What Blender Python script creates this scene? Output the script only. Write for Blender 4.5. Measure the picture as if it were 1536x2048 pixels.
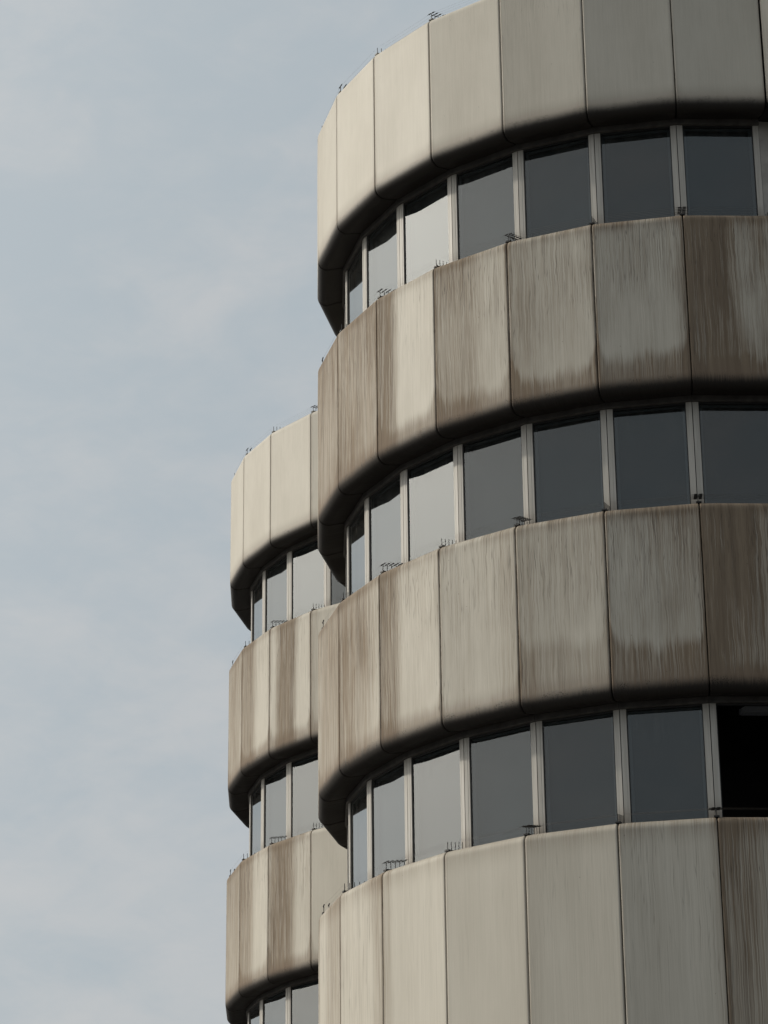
import bpy, math, random
from mathutils import Matrix, Vector
rad = math.radians
random.seed(7)
scn = bpy.context.scene
for o in list(bpy.data.objects):
    bpy.data.objects.remove(o)
col = scn.collection

# ------------------------------------------------------------------ camera
F_PX, PITCH, ROLL = 5604.0, 0.38833, 0.01112
cam = bpy.data.cameras.new('camera')
cam.sensor_fit = 'VERTICAL'; cam.sensor_height = 24.0
cam.lens = F_PX / 2048 * 24.0
cam.clip_start = 0.1; cam.clip_end = 6000
cam_o = bpy.data.objects.new('camera', cam); col.objects.link(cam_o)
c_, s_ = math.cos(PITCH), math.sin(PITCH)
fw = Vector((0, c_, s_)); rt = Vector((1, 0, 0)); up = Vector((0, -s_, c_))
r2 = rt * math.cos(ROLL) - up * math.sin(ROLL)
u2 = rt * math.sin(ROLL) + up * math.cos(ROLL)
cam_o.matrix_world = Matrix((r2, u2, -fw)).transposed().to_4x4()
scn.camera = cam_o

# ------------------------------------------------------------------ light
SUN_AZ = -79.0      # degrees clockwise from +Y (camera looks along +Y): the sun stands to the left
SUN_EL = 31.0
SUN_STRENGTH = 2.1
SKY_STRENGTH = 0.076
CLOUD = 6.1
SKY_OFF = (5.7, 2.0, 4.0)
AUREOLE = 2.9          # forward-scattered glow of the thin cloud round the sun
scn.view_settings.view_transform = 'Standard'
scn.view_settings.look = 'None'
scn.view_settings.exposure = 0.0
scn.view_settings.gamma = 1.0
scn.view_settings.use_curve_mapping = False

world = bpy.data.worlds.new('World'); scn.world = world
world.use_nodes = True
wt = world.node_tree; wt.nodes.clear()


class N:
    """tiny node-building helper: values or sockets as inputs"""
    def __init__(s, tree): s.t = tree
    def new(s, typ, ins=None, out=0, **kw):
        n = s.t.nodes.new(typ)
        for k, v in kw.items(): setattr(n, k, v)
        for k, v in (ins or {}).items():
            if isinstance(v, bpy.types.NodeSocket): s.t.links.new(v, n.inputs[k])
            else: n.inputs[k].default_value = v
        return n.outputs[out]
    def m(s, op, a, b=0.0, c=0.0, clamp=False):
        n = s.t.nodes.new('ShaderNodeMath'); n.operation = op; n.use_clamp = clamp
        for i, v in enumerate((a, b, c)):
            if isinstance(v, bpy.types.NodeSocket): s.t.links.new(v, n.inputs[i])
            else: n.inputs[i].default_value = v
        return n.outputs[0]
    def ramp(s, x, lo, hi, smooth=True):
        return s.new('ShaderNodeMapRange', {0: x, 1: lo, 2: hi, 3: 0.0, 4: 1.0}, clamp=True,
                     interpolation_type='SMOOTHSTEP' if smooth else 'LINEAR')
    def mix(s, f, a, b):
        n = s.t.nodes.new('ShaderNodeMix'); n.data_type = 'RGBA'; n.clamp_factor = True
        for i, v in ((0, f), (6, a), (7, b)):
            if isinstance(v, bpy.types.NodeSocket): s.t.links.new(v, n.inputs[i])
            else: n.inputs[i].default_value = v if i == 0 else (tuple(v) + (1,))[:4]
        return n.outputs[2]
    def vec(s, x, y, z=0.0):
        return s.new('ShaderNodeCombineXYZ', {0: x, 1: y, 2: z})
    def noise(s, v, scale, detail=2.0, rough=0.5, dist=0.0):
        return s.new('ShaderNodeTexNoise', {'Vector': v, 'Scale': scale, 'Detail': detail, 'Roughness': rough, 'Distortion': dist})


w = N(wt)
sky = w.new('ShaderNodeTexSky', sky_type='NISHITA', sun_disc=False, sun_elevation=rad(SUN_EL), sun_rotation=rad(SUN_AZ),
            altitude=100.0, air_density=1.0, dust_density=3.0, ozone_density=1.0)
tc = w.new('ShaderNodeTexCoord')            # generated = direction
sx = w.t.nodes.new('ShaderNodeSeparateXYZ'); w.t.links.new(tc, sx.inputs[0])
plane = w.new('ShaderNodeMapping', {'Vector': tc, 'Rotation': (0, rad(-38), 0), 'Scale': (1.0, 1.0, 1.9), 'Location': SKY_OFF})
n1 = w.noise(plane, 7.0, 7.0, 0.56, 0.5)
n2 = w.noise(plane, 26.0, 6.0, 0.6, 0.3)
cl = w.m('ADD', w.m('MULTIPLY', n1, .64), w.m('MULTIPLY', n2, .36))
cl = w.m('ADD', cl, w.m('MULTIPLY', w.m('SUBTRACT', .34, w.m('MINIMUM', w.m('MAXIMUM', sx.outputs[2], 0.0), .6)), .28))   # thicker towards the horizon
cloud = w.ramp(cl, .36, .68)
cc = w.mix(cloud, (CLOUD * .70, CLOUD * .835, CLOUD * .925), (CLOUD * .96, CLOUD * .995, CLOUD * 1.015))
veil = w.mix(0.82, sky, cc)
sdir = (math.sin(rad(SUN_AZ)) * math.cos(rad(SUN_EL)), math.cos(rad(SUN_AZ)) * math.cos(rad(SUN_EL)), math.sin(rad(SUN_EL)))
dt_ = w.new('ShaderNodeVectorMath', {0: tc, 1: sdir}, out=1, operation='DOT_PRODUCT')
gg = .68
hg = w.m('DIVIDE', AUREOLE * (1 - gg * gg), w.m('POWER', w.m('SUBTRACT', 1 + gg * gg, w.m('MULTIPLY', dt_, 2 * gg)), 1.5))
glow = w.new('ShaderNodeVectorMath', {0: (1.0, .97, .90), 'Scale': hg}, operation='SCALE')
veil = w.new('ShaderNodeVectorMath', {0: veil, 1: glow}, operation='ADD')
bg = w.new('ShaderNodeBackground', {'Color': veil, 'Strength': SKY_STRENGTH})
out = wt.nodes.new('ShaderNodeOutputWorld'); wt.links.new(bg, out.inputs[0])

sun = bpy.data.lights.new('sun', 'SUN'); sun.energy = SUN_STRENGTH; sun.angle = rad(2.5); sun.color = (1.0, .93, .80)
sun_o = bpy.data.objects.new('sun', sun); col.objects.link(sun_o)
sd = Vector((math.sin(rad(SUN_AZ)) * math.cos(rad(SUN_EL)), math.cos(rad(SUN_AZ)) * math.cos(rad(SUN_EL)), math.sin(rad(SUN_EL))))
sun_o.rotation_euler = sd.to_track_quat('Z', 'Y').to_euler()
sun_o.location = (-30, 0, 60)

# ------------------------------------------------------------------ building dimensions
R = 4.7253; RO = 0.3616; RW = R - RO
PH, STEP = -81.784, 12.8937
HS = rad(STEP) / 2
FH = 3.6
ZB = 13.3117 + FH                 # face bottom of the top band
TOPN, TOP1 = 2.088, 1.931         # heights of the flat face, lower bands / top band
A_HEAD = 0.1306                   # window head below the face bottom
GROUND = -1.6
NB = 4
TALL = TOPN + 1.35               # the lowest band runs on below the picture


# ------------------------------------------------------------------ materials
def mat(name):
    m = bpy.data.materials.new(name); m.use_nodes = True; m.node_tree.nodes.clear()
    return m, N(m.node_tree)


def finish(m, shader):
    o = m.node_tree.nodes.new('ShaderNodeOutputMaterial'); m.node_tree.links.new(shader, o.inputs[0])


def simple(name, rgb, rough=.6, metal=0.0, spec=.5, noise=0.0, scale=8.0):
    m, n = mat(name)
    if noise:
        p = n.new('ShaderNodeTexCoord', out=3)
        f = n.noise(p, scale, 4.0, .6)
        c = n.mix(n.ramp(f, .3, .7), [v * (1 - noise) for v in rgb], [min(1, v * (1 + noise)) for v in rgb])
    else:
        c = tuple(rgb) + (1,)
    finish(m, n.new('ShaderNodeBsdfPrincipled', {'Base Color': c, 'Roughness': rough, 'Metallic': metal, 'Specular IOR Level': spec}))
    return m


def cladding():
    """weather-stained light panels; u across, v up the face, per-panel values come from object properties"""
    m, n = mat('weathered_cladding')
    uv = n.new('ShaderNodeUVMap', uv_map='face')
    sp = n.t.nodes.new('ShaderNodeSeparateXYZ'); n.t.links.new(uv, sp.inputs[0])
    u, v = sp.outputs[0], sp.outputs[1]
    def attr(name):
        a = n.t.nodes.new('ShaderNodeAttribute'); a.attribute_type = 'OBJECT'; a.attribute_name = name
        s = n.t.nodes.new('ShaderNodeSeparateXYZ'); n.t.links.new(a.outputs['Vector'], s.inputs[0])
        return s.outputs
    bc, bw, bs = attr('stain_band')          # centre, half width, strength of the broad dirty band
    t0, ts, g = attr('stain_tide')           # tide height, strength, general streaking
    seed, top, edge = attr('stain_misc')     # seed, smear below the cornice, dirt beside the joints
    um = n.m('ADD', n.m('MULTIPLY', u, 1.06), n.m('MULTIPLY', seed, 17.3))
    vm = n.m('MULTIPLY', v, 2.1)
    wob = n.noise(n.vec(n.m('MULTIPLY', um, 5.0), n.m('MULTIPLY', vm, 3.2), seed), 1.0, 3.0, .6)
    uw = n.m('ADD', um, n.m('MULTIPLY', n.m('SUBTRACT', wob, .5), .045))
    fine = n.noise(n.vec(n.m('MULTIPLY', uw, 88.0), n.m('MULTIPLY', vm, 1.0), seed), 1.0, 3.0, .7)
    mid = n.noise(n.vec(n.m('MULTIPLY', uw, 17.0), n.m('MULTIPLY', vm, .45), n.m('ADD', seed, 4.0)), 1.0, 3.0, .6)
    low = n.noise(n.vec(n.m('MULTIPLY', um, 2.4), n.m('MULTIPLY', vm, .9), n.m('ADD', seed, 9.0)), 1.0, 3.0, .55)
    vein = n.noise(n.vec(n.m('MULTIPLY', uw, 46.0), n.m('MULTIPLY', vm, 1.0), n.m('ADD', seed, 2.0)), 1.0, 1.0, .5)
    finec = n.ramp(fine, .34, .68)
    # broad band
    ub = n.m('ADD', u, n.m('MULTIPLY', n.m('SUBTRACT', low, .5), .16))
    ub = n.m('ADD', ub, n.m('MULTIPLY', n.m('SUBTRACT', mid, .5), .07))
    d = n.m('DIVIDE', n.m('ABSOLUTE', n.m('SUBTRACT', ub, bc)), bw)
    band = n.m('MULTIPLY', n.ramp(d, 1.22, .50), bs)
    # tide line: dirt that climbs from the lower edge, higher at the joints
    e2 = n.m('POWER', n.m('ABSOLUTE', n.m('SUBTRACT', n.m('MULTIPLY', u, 2.0), 1.0)), 9.0)
    tl = n.m('ADD', t0, n.m('MULTIPLY', e2, .17))
    tl = n.m('ADD', tl, n.m('MULTIPLY', n.m('SUBTRACT', mid, .5), .11))
    tl = n.m('ADD', tl, n.m('MULTIPLY', n.m('SUBTRACT', fine, .5), .05))
    tl = n.m('ADD', tl, n.m('MULTIPLY', n.m('SUBTRACT', low, .5), .16))
    dt = n.m('SUBTRACT', tl, v)
    tide = n.m('MULTIPLY', n.ramp(dt, -.035, .075), ts)
    # smear under the cornice with runs that thin out downwards
    dv = n.m('SUBTRACT', 1.0, v)
    smear = n.m('MULTIPLY', n.ramp(n.m('ADD', dv, n.m('MULTIPLY', n.m('SUBTRACT', fine, .5), .03)), .10, -.01), n.m('MULTIPLY', top, n.ramp(low, .15, .6)))
    runs = n.m('MULTIPLY', n.m('MULTIPLY', n.ramp(dv, .75, .03, False), finec), n.m('MULTIPLY', top, .36))
    # joints
    ue = n.m('MINIMUM', u, n.m('SUBTRACT', 1.0, u))
    ed = n.m('MULTIPLY', n.ramp(n.m('ADD', ue, n.m('MULTIPLY', n.m('SUBTRACT', mid, .5), .05)), .06, .0), edge)
    # general
    gen = n.m('MULTIPLY', g, n.m('ADD', .17, n.m('MULTIPLY', n.ramp(low, .35, .7), .30)))
    tot = n.m('ADD', n.m('ADD', band, tide), n.m('ADD', smear, n.m('ADD', ed, gen)))
    tex = n.m('ADD', .52, n.m('ADD', n.m('MULTIPLY', finec, .52), n.m('MULTIPLY', n.m('SUBTRACT', mid, .5), .22)))
    amt = n.m('ADD', n.m('MULTIPLY', tot, tex), n.m('MULTIPLY', runs, n.ramp(g, 0.0, .5)), clamp=True)
    amt = n.m('MINIMUM', amt, .93)
    blot = n.noise(n.vec(n.m('MULTIPLY', um, 1.6), n.m('MULTIPLY', vm, .7), seed), 1.0, 4.0, .6)
    clean = n.mix(n.m('ADD', n.m('MULTIPLY', n.ramp(blot, .3, .7), .5), n.m('MULTIPLY', n.ramp(fine, .7, .3), n.m('ADD', .25, n.m('MULTIPLY', n.m('MINIMUM', g, 1.0), .35)))), (.445, .412, .348), (.535, .50, .43))
    brown = n.mix(n.ramp(mid, .3, .7), (.125, .088, .057), (.195, .145, .098))
    c = n.mix(amt, clean, brown)
    # thin wandering dark veins
    vn = n.ramp(n.m('ABSOLUTE', n.m('SUBTRACT', vein, .5)), .030, .004)
    vmask = n.m('MULTIPLY', n.m('MULTIPLY', vn, n.m('MAXIMUM', n.ramp(n.m('ADD', v, n.m('MULTIPLY', low, .6)), .55, 1.15), n.ramp(ue, .16, .04))), n.ramp(g, .0, .45))
    c = n.mix(n.m('MULTIPLY', vmask, .50), c, (.06, .048, .04))
    # pin-prick spots
    vor = n.new('ShaderNodeTexVoronoi', {'Vector': n.vec(um, vm, seed), 'Scale': 9.0})
    rnd = n.new('ShaderNodeTexWhiteNoise', {'Vector': n.new('ShaderNodeTexVoronoi', {'Vector': n.vec(um, vm, seed), 'Scale': 9.0}, out=2)}, noise_dimensions='3D')
    spot = n.m('MULTIPLY', n.ramp(vor, .06, .03), n.m('GREATER_THAN', rnd, .86))
    c = n.mix(n.m('MULTIPLY', spot, .6), c, (.05, .04, .035))
    # sooty grime plus underside shade painted on rolled edge and soffit; dripping, speckled border
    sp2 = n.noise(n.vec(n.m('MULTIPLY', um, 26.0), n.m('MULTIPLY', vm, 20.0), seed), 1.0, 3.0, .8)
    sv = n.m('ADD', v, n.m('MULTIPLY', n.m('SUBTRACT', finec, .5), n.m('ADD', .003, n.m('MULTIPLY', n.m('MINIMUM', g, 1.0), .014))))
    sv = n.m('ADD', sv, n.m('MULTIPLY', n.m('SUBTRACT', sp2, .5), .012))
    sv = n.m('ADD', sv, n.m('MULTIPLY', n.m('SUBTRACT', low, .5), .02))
    soot_shade = n.m('MULTIPLY', n.ramp(sv, .040, -.028), .97)
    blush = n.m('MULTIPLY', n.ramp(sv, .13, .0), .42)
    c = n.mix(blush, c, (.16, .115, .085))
    c = n.mix(soot_shade, c, (.019, .016, .014))
    # clustered mould specks along that edge
    vs_ = n.new('ShaderNodeTexVoronoi', {'Vector': n.vec(um, vm, seed), 'Scale': 62.0})
    clus = n.noise(n.vec(n.m('MULTIPLY', um, 5.0), n.m('MULTIPLY', vm, 5.0), n.m('ADD', seed, 3.0)), 1.0, 2.0, .6)
    near = n.m('MULTIPLY', n.ramp(v, .042, .005), n.ramp(v, -.06, -.02))
    spk = n.m('MULTIPLY', n.ramp(vs_, .42, .25), n.m('MULTIPLY', near, n.ramp(clus, .50, .62)))
    c = n.mix(n.m('MULTIPLY', spk, .85), c, (.018, .015, .012))
    # grime on the ledge above
    c = n.mix(n.m('MULTIPLY', n.ramp(v, .985, 1.02), .55), c, (.16, .125, .095))
    h = n.m('ADD', n.m('MULTIPLY', fine, .6), n.m('MULTIPLY', low, 2.0))
    bump = n.new('ShaderNodeBump', {'Strength': .12, 'Distance': .01, 'Height': h})
    rough = n.m('ADD', .55, n.m('MULTIPLY', amt, .3))
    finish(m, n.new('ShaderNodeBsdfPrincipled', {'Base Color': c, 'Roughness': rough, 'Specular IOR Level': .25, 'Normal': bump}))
    return m


def glass():
    m, n = mat('window_glass')
    p = n.new('ShaderNodeTexCoord', out=3)
    oi = n.new('ShaderNodeObjectInfo', out=5)
    pp = n.new('ShaderNodeVectorMath', {0: p, 1: n.vec(n.m('MULTIPLY', oi, 31.0), 0.0, n.m('MULTIPLY', oi, 17.0))}, operation='ADD')
    sway = n.noise(pp, 1.1, 1.0, .4)
    b = n.new('ShaderNodeBump', {'Strength': .16, 'Distance': .012, 'Height': sway})
    fr = n.new('ShaderNodeFresnel', {'IOR': 1.52, 'Normal': b})
    fr = n.m('DIVIDE', n.m('MULTIPLY', fr, 2.0), n.m('ADD', fr, 1.0))       # both faces of the sheet
    geo = n.new('ShaderNodeNewGeometry', out=6)
    fr = n.m('MULTIPLY', fr, n.m('SUBTRACT', 1.0, geo))
    gl = n.new('ShaderNodeBsdfGlossy', {'Color': (.90, .92, .91, 1), 'Roughness': .012, 'Normal': b})
    tr = n.new('ShaderNodeBsdfTransparent', {'Color': (.62, .66, .68, 1)})
    s = n.new('ShaderNodeMixShader', {0: fr, 1: tr, 2: gl})
    # rain-borne dust: thicker below the head, in faint runs
    sp = n.t.nodes.new('ShaderNodeSeparateXYZ'); n.t.links.new(p, sp.inputs[0])
    st = n.noise(n.vec(n.m('MULTIPLY', sp.outputs[0], 40.0), n.m('MULTIPLY', oi, 9.0), n.m('MULTIPLY', sp.outputs[2], 2.0)), 1.0, 3.0, .6)
    ft = n.ramp(sp.outputs[2], .75, 1.22)
    dust = n.m('ADD', .010, n.m('MULTIPLY', n.m('MULTIPLY', n.ramp(st, .4, .75), ft), .06))
    df = n.new('ShaderNodeBsdfDiffuse', {'Color': (.42, .41, .38, 1)})
    s = n.new('ShaderNodeMixShader', {0: dust, 1: s, 2: df})
    finish(m, s)
    return m


def mullion_mat():
    m, n = mat('pale_metal_frame')
    p = n.new('ShaderNodeTexCoord', out=3)
    sp = n.t.nodes.new('ShaderNodeSeparateXYZ'); n.t.links.new(p, sp.inputs[0])
    oi = n.new('ShaderNodeObjectInfo', out=5)
    z = sp.outputs[2]
    st = n.noise(n.vec(n.m('MULTIPLY', sp.outputs[0], 60.0), n.m('MULTIPLY', oi, 19.0), n.m('MULTIPLY', z, 2.0)), 1.0, 3.0, .6)
    low = n.noise(n.vec(sp.outputs[0], n.m('MULTIPLY', oi, 19.0), n.m('MULTIPLY', z, 3.0)), 1.0, 3.0, .6)
    c = n.mix(n.ramp(st, .3, .75), (.47, .448, .41), (.39, .365, .325))
    # splash dirt over the sill
    foot = n.m('MULTIPLY', n.ramp(n.m('ADD', z, n.m('MULTIPLY', low, .12)), .36, .05), .65)
    c = n.mix(foot, c, (.20, .165, .13))
    finish(m, n.new('ShaderNodeBsdfPrincipled', {'Base Color': c, 'Roughness': .5, 'Specular IOR Level': .25}))
    return m


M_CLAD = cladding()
M_GLASS = glass()
M_MULL = mullion_mat()
M_GASK = simple('black_rubber_gasket', (.012, .012, .012), .6)
M_TRIM = simple('grey_head_trim', (.095, .088, .08), .6, noise=.25, scale=6)
M_BLIND = simple('grey_roller_blind', (.060, .060, .058), .9, noise=.25, scale=2)
M_SASH = simple('grey_sash', (.16, .16, .155), .5)
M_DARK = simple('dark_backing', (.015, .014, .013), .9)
M_ROOM = simple('dim_interior', (.035, .034, .033), .9, noise=.2, scale=2)
M_ROOF = simple('roof_gravel', (.16, .155, .145), .95, noise=.4, scale=30)
M_STEEL = simple('blackened_steel', (.018, .017, .016), .5, .5)
M_WIRE = simple('thin_steel_wire', (.25, .25, .25), .4, .9)
M_LUM, n_ = mat('unlit_lamp_faint_glow')
finish(M_LUM, n_.new('ShaderNodeBsdfPrincipled', {'Base Color': (.75, .75, .76, 1), 'Roughness': .5, 'Emission Color': (.85, .9, 1, 1), 'Emission Strength': .003}))  # lamp is unlit; faint emission stands in for the light it reflects
M_WALL = simple('plain_rear_wall', (.36, .34, .31), .7, noise=.2, scale=3)
M_GROUND = simple('asphalt', (.05, .05, .05), .9, noise=.3, scale=20)


# ------------------------------------------------------------------ mesh helpers
def mesh(name, verts, faces, m, smooth=False, uvs=None):
    me = bpy.data.meshes.new(name)
    me.from_pydata(verts, [], faces)
    me.materials.append(m)
    if smooth: me.polygons.foreach_set('use_smooth', [True] * len(me.polygons))
    if uvs:
        l = me.uv_layers.new(name='face')
        for lp in me.loops: l.data[lp.index].uv = uvs[lp.vertex_index]
    me.update()
    return me


def obj(name, me, parent=None, loc=(0, 0, 0), rz=0.0):
    o = bpy.data.objects.new(name, me); col.objects.link(o)
    if parent: o.parent = parent
    o.location = loc; o.rotation_euler = (0, 0, rz)
    return o


class MB:
    def __init__(s): s.v = []; s.f = []
    def hexa(s, p):            # 8 points: bottom 4 then top 4
        b = len(s.v); s.v += [tuple(q) for q in p]
        s.f += [tuple(b + i for i in q) for q in ((3, 2, 1, 0), (4, 5, 6, 7), (0, 1, 5, 4), (1, 2, 6, 5), (2, 3, 7, 6), (3, 0, 4, 7))]
    def box(s, x0, x1, y0, y1, z0, z1):
        s.hexa([(x0, y0, z0), (x1, y0, z0), (x1, y1, z0), (x0, y1, z0), (x0, y0, z1), (x1, y0, z1), (x1, y1, z1), (x0, y1, z1)])
    def rod(s, a, b, r, k=6):
        a = Vector(a); b = Vector(b); d = (b - a).normalized()
        e = d.cross(Vector((0, 0, 1)));
        if e.length < 1e-3: e = Vector((1, 0, 0))
        e.normalize(); g = d.cross(e)
        i0 = len(s.v)
        for q in (a, b):
            for i in range(k):
                t = 2 * math.pi * i / k
                s.v.append(tuple(q + e * math.cos(t) * r + g * math.sin(t) * r))
        for i in range(k):
            j = (i + 1) % k
            s.f.append((i0 + i, i0 + k + i, i0 + k + j, i0 + j))
        s.f.append(tuple(i0 + i for i in range(k))); s.f.append(tuple(i0 + 2 * k - 1 - i for i in range(k)))
    def mesh(s, name, m, smooth=False): return mesh(name, s.v, s.f, m, smooth)


def facet(o):                   # distance of the facet plane and half width at offset o inward from the outer joints
    return (R - o) * math.cos(HS), (R - o) * math.sin(HS)


def band_profile(top):    # top = height of the face
    """(inward offset, height over face bottom, arc v in units of 2.1 m)"""
    pts = [(RO - .04, top + .075), (.14, top + .030), (.115, top + .022)]
    for a in (78, 60, 42, 24, 8):
        t = rad(a); pts.append((.10 - .10 * math.cos(t), top - .075 + .090 * math.sin(t)))
    pts += [(0, top - .085), (0, top - .11), (0, top * .66), (0, top * .33), (0, .06), (0, .02)]
    for a in (10, 25, 40, 55, 70, 84):
        t = rad(a); pts.append((.115 - .115 * math.cos(t), .005 - .112 * math.sin(t)))
    pts += [(.118, -.108), (.145, -.106), (RO - .05, -.068), (RO - .02, -.064)]
    return pts


def panel_mesh(top):
    pr = band_profile(top); g = .0075
    verts = []; faces = []; uvs = []
    # v coordinate: height ratio on the face, arc length beyond its ends
    vs = []
    for i, (o, z) in enumerate(pr):
        vs.append(z / top)
    lowi = [i for i, (o, z) in enumerate(pr) if z <= .02 and i > 5]
    for k in range(lowi[0] + 1, len(pr)):
        d = math.dist(pr[k], pr[k - 1]); vs[k] = vs[k - 1] - d / 2.1
    n = 0
    for i, (o, z) in enumerate(pr):
        y, hw = facet(o)
        # inward normal of the profile, to turn the panel's edges in
        a = pr[max(i - 1, 0)]; b = pr[min(i + 1, len(pr) - 1)]
        tx, tz = b[0] - a[0], b[1] - a[1]; L = math.hypot(tx, tz) or 1
        no, nz = -tz / L, tx / L               # pointing into the wall: offset +, or up at soffit
        if i > 8 and nz < 0: pass
        cols = []
        for sgn in (-1, 1):
            e = hw - g
            cs = [(e, .034), (e, .010), (e - .0035, .0032), (e - .011, 0), (e - .022, 0), (e - .05, 0)]
            if sgn < 0: cols += [(-x, d) for x, d in cs]
            else: cols += [(x, d) for x, d in cs[::-1]]
        cols = cols[:6] + [(-hw * .5, 0), (0, 0), (hw * .5, 0)] + cols[6:]
        for x, d in cols:
            verts.append((x, -(facet(o + no * d)[0]), z + nz * d))
            uvs.append(((x + hw) / (2 * hw), vs[i]))
        n = len(cols)
    for i in range(len(pr) - 1):
        for j in range(n - 1):
            faces.append((i * n + j, (i + 1) * n + j, (i + 1) * n + j + 1, i * n + j + 1))
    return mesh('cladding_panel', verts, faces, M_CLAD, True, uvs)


ZS = TOPN + .078 - FH           # window sill level over the face bottom of the band above (window origin)
WH = -A_HEAD - ZS               # clear window height


def trim_mesh():
    b = MB()
    y0, h0 = facet(RO - .028); y1, h1 = facet(RO + .05)
    g = .002
    b.hexa([(-h0 + g, -y0, -A_HEAD), (h0 - g, -y0, -A_HEAD), (h1 - g, -y1, -A_HEAD), (-h1 + g, -y1, -A_HEAD),
            (-h0 + g, -y0, -.060), (h0 - g, -y0, -.060), (h1 - g, -y1, -.060), (-h1 + g, -y1, -.060)])
    return b.mesh('head_trim', M_TRIM)


MW = .072
GD = .020                        # glass set back behind the mullion face


def mullion_mesh(sg):
    b = MB(); g = .0048
    y0, h0 = facet(RO); y1, h1 = facet(RO + .095)
    def sl(xa, xb, ya, z0=0.0, z1=WH - .004):
        # one vertical strip from its front ya back to y1
        pts = [(xa, -ya), (xb, -ya), (xb, -y1), (min(xa, h1 - g) if xa > 0 else xa, -y1)]
        b.hexa([(sg * x, y, z0) for x, y in pts] + [(sg * x, y, z1) for x, y in pts])
    # outer strip beside the joint, a shallow fold, then the inner lip
    sl(h0 - g, h0 - .046, y0)
    sl(h0 - .0461, h0 - .052, y0 - .0022)
    sl(h0 - .0522, h0 - MW, y0 - .0012)
    if sg > 0: b.f = [tuple(reversed(f)) for f in b.f]
    return b.mesh('mullion', M_MULL)


def frame_mesh():
    b = MB(); y0, h0 = facet(RO); yg = y0 - GD; yb = yg - .03
    x = h0 - MW - .0005; t = .012
    b.box(-x, -x + t, -yg - .006, -yb, .0, WH - .004)
    b.box(x - t, x, -yg - .006, -yb, .0, WH - .004)
    b.box(-x + t, x - t, -yg - .006, -yb, WH - .022, WH - .004)
    b.box(-x + t, x - t, -yg - .006, -yb, .0, .022)
    for sg in (-1, 1):            # dark seal in the joint between two mullion halves
        ya, ha = facet(RO + .012); yc, hc = facet(RO + .094)
        p = [(ha - .0047, -ya), (ha - .0002, -ya), (hc - .0002, -yc), (hc - .0047, -yc)]
        n0 = len(b.f)
        b.hexa([(sg * x_, y_, 0) for x_, y_ in p] + [(sg * x_, y_, WH - .006) for x_, y_ in p])
        if sg < 0: b.f[n0:] = [tuple(reversed(f)) for f in b.f[n0:]]
    return b.mesh('window', M_GASK)


def pane_mesh():
    b = MB(); y0, h0 = facet(RO); yg = y0 - GD; x = h0 - MW - .0127
    b.box(-x, x, -yg, -yg + .012, .0222, WH - .0222)
    return b.mesh('pane', M_GLASS)


def sash_mesh():
    b = MB(); y0, h0 = facet(RO); y = y0 - GD - .032; x = h0 - MW - .004; t = .040
    b.box(-x, -x + t, -y, -y + .03, .0, WH - .01)
    b.box(x - t, x, -y, -y + .03, .0, WH - .01)
    b.box(-x + t, x - t, -y, -y + .03, WH - .05, WH - .01)
    b.box(-x + t, x - t, -y, -y + .03, .0, .04)
    return b.mesh('sash', M_SASH)


def blind_mesh():
    b = MB(); y0, h0 = facet(RO); y = y0 - GD - .09; x = h0 - MW
    b.box(-x, x, -y, -y + .004, .05, WH + .02)
    b.rod((-x, -y + .002, .05), (x, -y + .002, .05), .009)
    return b.mesh('blind', M_BLIND)


def bracket_mesh(tee):
    """row of five posts running inward over the ledge; frame: joint direction along -Y"""
    b = MB()
    def ledge(o): return .030 + (o - .14) * .20
    b.box(-.030, .030, -(R - .040), -(R - .125), .008, .026)
    b.box(-.010, .010, -(R - .12), -(R - .350), .030, .036)
    for i in range(5):
        o = .060 + i * .062
        z0 = ledge(max(o, .09)) - .006; z1 = ledge(o) + .100
        y = -(R - o)
        b.rod((0, y, z0), (0, y, z1), .0046)
        if tee:
            for s in (-1, 1):
                b.rod((s * .010, y, z1), (s * .046, y, z1 - .001), .0078)
                b.rod((s * .046, y, z1 - .001), (s * .075, y, z1 - .002), .0022, 4)
            b.rod((-.010, y, z1), (.010, y, z1), .0025, 4)
            b.rod((0, y, z1 - .030), (0, y, z1 - .024), .006)
    return b.mesh('bird_wire_post_row', M_STEEL)


def wires_mesh():
    b = MB()
    for i in range(5):
        o = .060 + i * .062
        y, h = facet(o)
        z = .030 + (o - .14) * .20 + .100
        b.rod((-h + .07, -y, z), (0, -y, z - .004), .0007, 3)
        b.rod((0, -y, z - .004), (h - .07, -y, z), .0007, 3)
    return b.mesh('bird_wire', M_WIRE)


def drum(name, r, z0, z1, m, k=56, caps=True, a0=0.0, a1=360.0):
    full = abs(a1 - a0 - 360) < 1e-6
    n = k if full else k + 1
    v = []
    for z in (z0, z1):
        for i in range(n):
            t = rad(a0 + (a1 - a0) * i / k)
            v.append((r * math.sin(t), -r * math.cos(t), z))
    f = [(i, (i + 1) % n, n + (i + 1) % n, n + i) for i in range(k)]
    if caps and full: f += [tuple(range(n))[::-1], tuple(range(n, 2 * n))]
    return mesh(name, v, f, m)


ME = {
    'top': panel_mesh(TOP1), 'low': panel_mesh(TOPN), 'tall': panel_mesh(TALL), 'trim': trim_mesh(), 'ml': mullion_mesh(-1), 'mr': mullion_mesh(1),
    'frame': frame_mesh(), 'pane': pane_mesh(), 'blind': blind_mesh(), 'sash': sash_mesh(),
    'tee': bracket_mesh(True), 'pin': bracket_mesh(False), 'wires': wires_mesh(),
}

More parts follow.
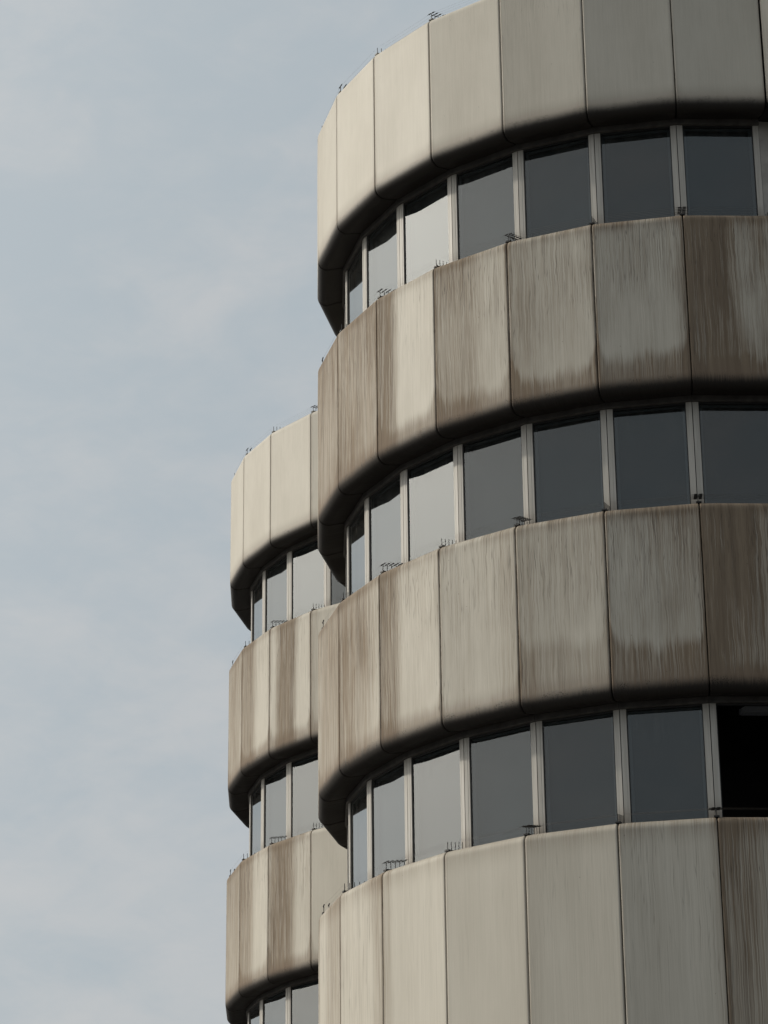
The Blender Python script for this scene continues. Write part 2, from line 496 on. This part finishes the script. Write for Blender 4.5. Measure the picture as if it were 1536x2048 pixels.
# per-panel stains read off the photograph: (band, panel): centre, half width, strength, tide, tide strength, streaking, top smear, joint dirt
MAIN = {
    (1, -1): (.5, .6, .35, .1, .3, .7, .5, .3), (1, 0): (.5, .70, .62, .06, .3, .8, .6, .4), (1, 1): (.35, .85, .60, .10, .25, 1.0, .6, .4),
    (1, 2): (.10, .26, .95, .11, .60, .25, .55, .25), (1, 3): (.22, .42, .42, .12, .50, .7, .7, .6), (1, 4): (.05, .35, .28, .13, .70, .7, .7, .6),
    (1, 5): (.98, .10, .3, .18, .75, .85, .9, .6), (1, 6): (.16, .40, .90, .12, .7, 1.9, .95, .8),
    (2, -1): (.5, .6, .35, .1, .3, .7, .5, .3), (2, 0): (.6, .7, .65, .06, .3, .5, .6, .4), (2, 1): (.2, .7, .56, .10, .25, 1.0, .9, .4),
    (2, 2): (.10, .26, .75, .08, .40, .45, .7, .3), (2, 3): (.9, .15, .10, .05, .28, .60, .55, .3), (2, 4): (.03, .20, .2, .30, .42, .65, .6, .45),
    (2, 5): (.75, .30, .22, .24, .75, .95, .9, .6), (2, 6): (.18, .45, .75, .10, .6, 1.8, 1.0, .8),
    (3, -1): (.5, .6, .3, .1, .3, .5, .5, .3), (3, 0): (.8, .5, .35, .06, .3, .4, .5, .4), (3, 1): (.98, .25, .35, .02, .1, .35, .6, .4),
    (3, 2): (.02, .14, .35, .02, .1, .14, .45, .25), (3, 3): (.9, .15, .05, .02, .1, .10, .45, .25), (3, 4): (.05, .15, .08, .02, .1, .16, .45, .25),
    (3, 5): (.97, .08, .12, .02, .1, .26, .6, .3), (3, 6): (.10, .34, .55, .02, .1, 1.0, .8, .5),
}
REAR = {
    (1, -1): (.5, .6, .5, .1, .3, .7, .6, .3), (1, 0): (.5, .6, .60, .06, .3, .5, .6, .4), (1, 1): (.15, .40, .80, .09, .60, .3, .7, .3),
    (1, 2): (.42, .25, .95, .10, .50, .3, .6, .6), (1, 3): (.05, .1, .2, .1, .3, .2, .3, .3),
    (2, -1): (.5, .6, .5, .1, .3, .7, .6, .3), (2, 0): (.5, .6, .58, .06, .3, .5, .6, .4), (2, 1): (.15, .36, .75, .09, .50, .4, .7, .3),
    (2, 2): (.32, .32, .90, .10, .45, .5, .7, .3), (2, 3): (.98, .12, .25, .06, .3, .1, .2, .2),
}


def build_tower(name, label, cx, cy, ph, joints, stains, seed0, rear_gap=0.0, open_windows=()):
    t = bpy.data.objects.new(name, None); col.objects.link(t)
    t.location = (cx, cy, GROUND); t['label'] = label; t['category'] = 'tower'
    t['group'] = 'rounded towers of ribbon windows'
    rnd = random.Random(seed0)
    j0, j1 = joints
    zb0 = ZB - GROUND
    for b in range(NB):
        last = b == NB - 1
        zb = zb0 - b * FH - (TALL - TOPN if last else 0)
        top = TOP1 if b == 0 else TALL if last else TOPN
        # solid spandrel behind the panels, closing the storey
        obj('floor_slab', drum('floor_slab', RW - .12, zb + .50 - rear_gap * 1e-4, zb + top + .03 - rear_gap * 1e-4, M_ROOM), t)
        obj('backing_wall', drum('backing_wall', RW + .245, zb + .03, zb + top - .14, M_DARK, 84, False), t)
        for j in range(j0, j1):
            a = rad(ph + STEP * (j + .5))
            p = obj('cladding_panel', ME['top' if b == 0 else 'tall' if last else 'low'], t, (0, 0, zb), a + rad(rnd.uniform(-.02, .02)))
            if b == 0:
                q = (rnd.uniform(.1, .9), rnd.uniform(.2, .5), rnd.uniform(.0, .09), .03, .12, rnd.uniform(.08, .2), .13, .22)
            else:
                q = stains.get((b, j), (rnd.random(), rnd.uniform(.2, .5), rnd.uniform(.3, .7), rnd.uniform(.08, .2), .4, .7, .6, .4))
            p['stain_band'] = [float(q[0]), float(q[1]), float(q[2])]
            p['stain_tide'] = [float(q[3]), float(q[4]), float(q[5])]
            p['stain_misc'] = [rnd.uniform(0, 9), float(q[6]), float(q[7])]
            obj('head_trim', ME['trim'], t, (0, 0, zb), a)
            if last: 
                obj('bird_wire', ME['wires'], t, (0, 0, zb + top), a)
                continue
            wz = zb + ZS
            wf = obj('window', ME['frame'], t, (0, 0, wz), a)
            obj('mullion', ME['ml'], wf); obj('mullion', ME['mr'], wf)
            pn = obj('pane', ME['pane'], wf)
            if (b, j) not in open_windows:
                # each pane sits a hair out of true, about its own middle
                y0 = facet(RO)[0] - GD; e = rnd.uniform(-.004, .004)
                pn.rotation_euler = (0, 0, e); pn.location = (-math.sin(e) * y0, -y0 + math.cos(e) * y0, 0)
                bl = obj('blind', ME['blind'], wf); obj('sash', ME['sash'], wf)
            else:
                # sash swung inwards about its right-hand side
                y0, h0 = facet(RO); y0 -= GD; xh = h0 - MW - .0175; e = rad(-101)
                pn.rotation_euler = (0, 0, e)
                pn.location = (xh - (xh * math.cos(e) + y0 * math.sin(e)), -y0 - .012 - (xh * math.sin(e) - y0 * math.cos(e)) + .03, 0)
            obj('bird_wire', ME['wires'], t, (0, 0, zb + top), a)
        for j in range(j0, j1 + 1):
            tee = (j % 2 == 1) if b == 0 else (j % 2 == 0)
            obj('bird_wire_post_row', ME['tee' if tee else 'pin'], t, (0, 0, zb + top), rad(ph + STEP * j))
    obj('core_wall', drum('core_wall', 2.2, 0, zb0 + TOP1 - .1, M_ROOM), t)
    obj('roof', drum('roof', RW - .02, zb0 + TOP1 + .0, zb0 + TOP1 + .05, M_ROOF), t)
    zl = zb0 - (NB - 1) * FH - (TALL - TOPN)
    obj('base_wall', drum('base_wall', RW - .03, 0, zl - .04, M_WALL), t)
    a0, a1 = ph + STEP * j1, ph + STEP * j0 + 360 - rear_gap
    obj('rear_wall', drum('rear_wall', RW - .01, zl, zb0 + TOP1, M_WALL, 40, False, a0, a1), t)
    return t


# ------------------------------------------------------------------ ground
gm = mesh('ground', [(-2500, -2500, GROUND), (2500, -2500, GROUND), (2500, 2500, GROUND), (-2500, 2500, GROUND)], [(0, 1, 2, 3)], M_GROUND)
g_o = obj('ground', gm); g_o['kind'] = 'structure'

# ------------------------------------------------------------------ towers
CX, CY = 3.84795, 33.35732
main = build_tower('rounded_tower', 'near stained beige tower with four rounded panel bands, filling the right of the photo',
                   CX, CY, PH, (-7, 7), MAIN, 11, open_windows={(2, 6)})
build_tower('rounded_tower', 'farther, smaller beige tower standing left behind the near one, against the sky',
            2.05042, 45.14513, PH, (-7, 9), REAR, 23)
# the next lobe, meeting the near tower at the re-entrant corner on the right edge
a7 = rad(PH + STEP * 7)
p7 = (CX + R * math.sin(a7), CY - R * math.cos(a7))
ph2 = -40 - STEP / 2
C2 = (p7[0] - R * math.sin(rad(ph2)), p7[1] + R * math.cos(rad(ph2)))
t2 = build_tower('rounded_tower', 'sliver of beige tower at the right edge, meeting the near one in a corner',
                 C2[0], C2[1], ph2, (0, 12), {}, 5, rear_gap=95.0)
# filler plates closing the inner corner, black for its shadow gap, one per band
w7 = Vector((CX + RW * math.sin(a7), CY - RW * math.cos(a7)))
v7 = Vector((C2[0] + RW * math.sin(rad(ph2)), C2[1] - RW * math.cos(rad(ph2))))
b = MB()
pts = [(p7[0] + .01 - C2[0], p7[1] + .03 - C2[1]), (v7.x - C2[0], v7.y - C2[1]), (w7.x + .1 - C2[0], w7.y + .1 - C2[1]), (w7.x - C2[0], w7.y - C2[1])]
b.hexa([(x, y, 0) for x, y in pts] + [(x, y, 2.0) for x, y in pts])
cpm = b.mesh('shadow_gap_filler', M_DARK)
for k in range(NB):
    obj('shadow_gap_filler', cpm, t2, (0, 0, ZB - GROUND - k * FH - .07))
b = MB()
b.hexa([(w7.x + .01 - C2[0], w7.y + .10 - C2[1], 3), (v7.x + .05 - C2[0], v7.y + .02 - C2[1], 3), (v7.x + .4 - C2[0], v7.y + .5 - C2[1], 3), (w7.x + .1 - C2[0], w7.y + .6 - C2[1], 3),
        (w7.x + .01 - C2[0], w7.y + .10 - C2[1], 20), (v7.x + .05 - C2[0], v7.y + .02 - C2[1], 20), (v7.x + .4 - C2[0], v7.y + .5 - C2[1], 20), (w7.x + .1 - C2[0], w7.y + .6 - C2[1], 20)])
obj('corner_post', b.mesh('corner_post', M_TRIM), t2)

# ceiling lamp seen through the unblinded window
b = MB(); b.box(-.17, .17, -.09, .09, 0, .08); b.box(-.15, .15, -.07, .07, -.010, 0)
lum = obj('ceiling_lamp', b.mesh('ceiling_lamp', M_LUM), main, (4.20 - CX, 30.40 - CY, 9.915 - GROUND), rad(4))
b = MB(); b.rod((0, 0, .08), (0, 0, .16), .01)
obj('lamp_rod', b.mesh('lamp_rod', M_LUM), lum)

scn.render.engine = 'CYCLES'
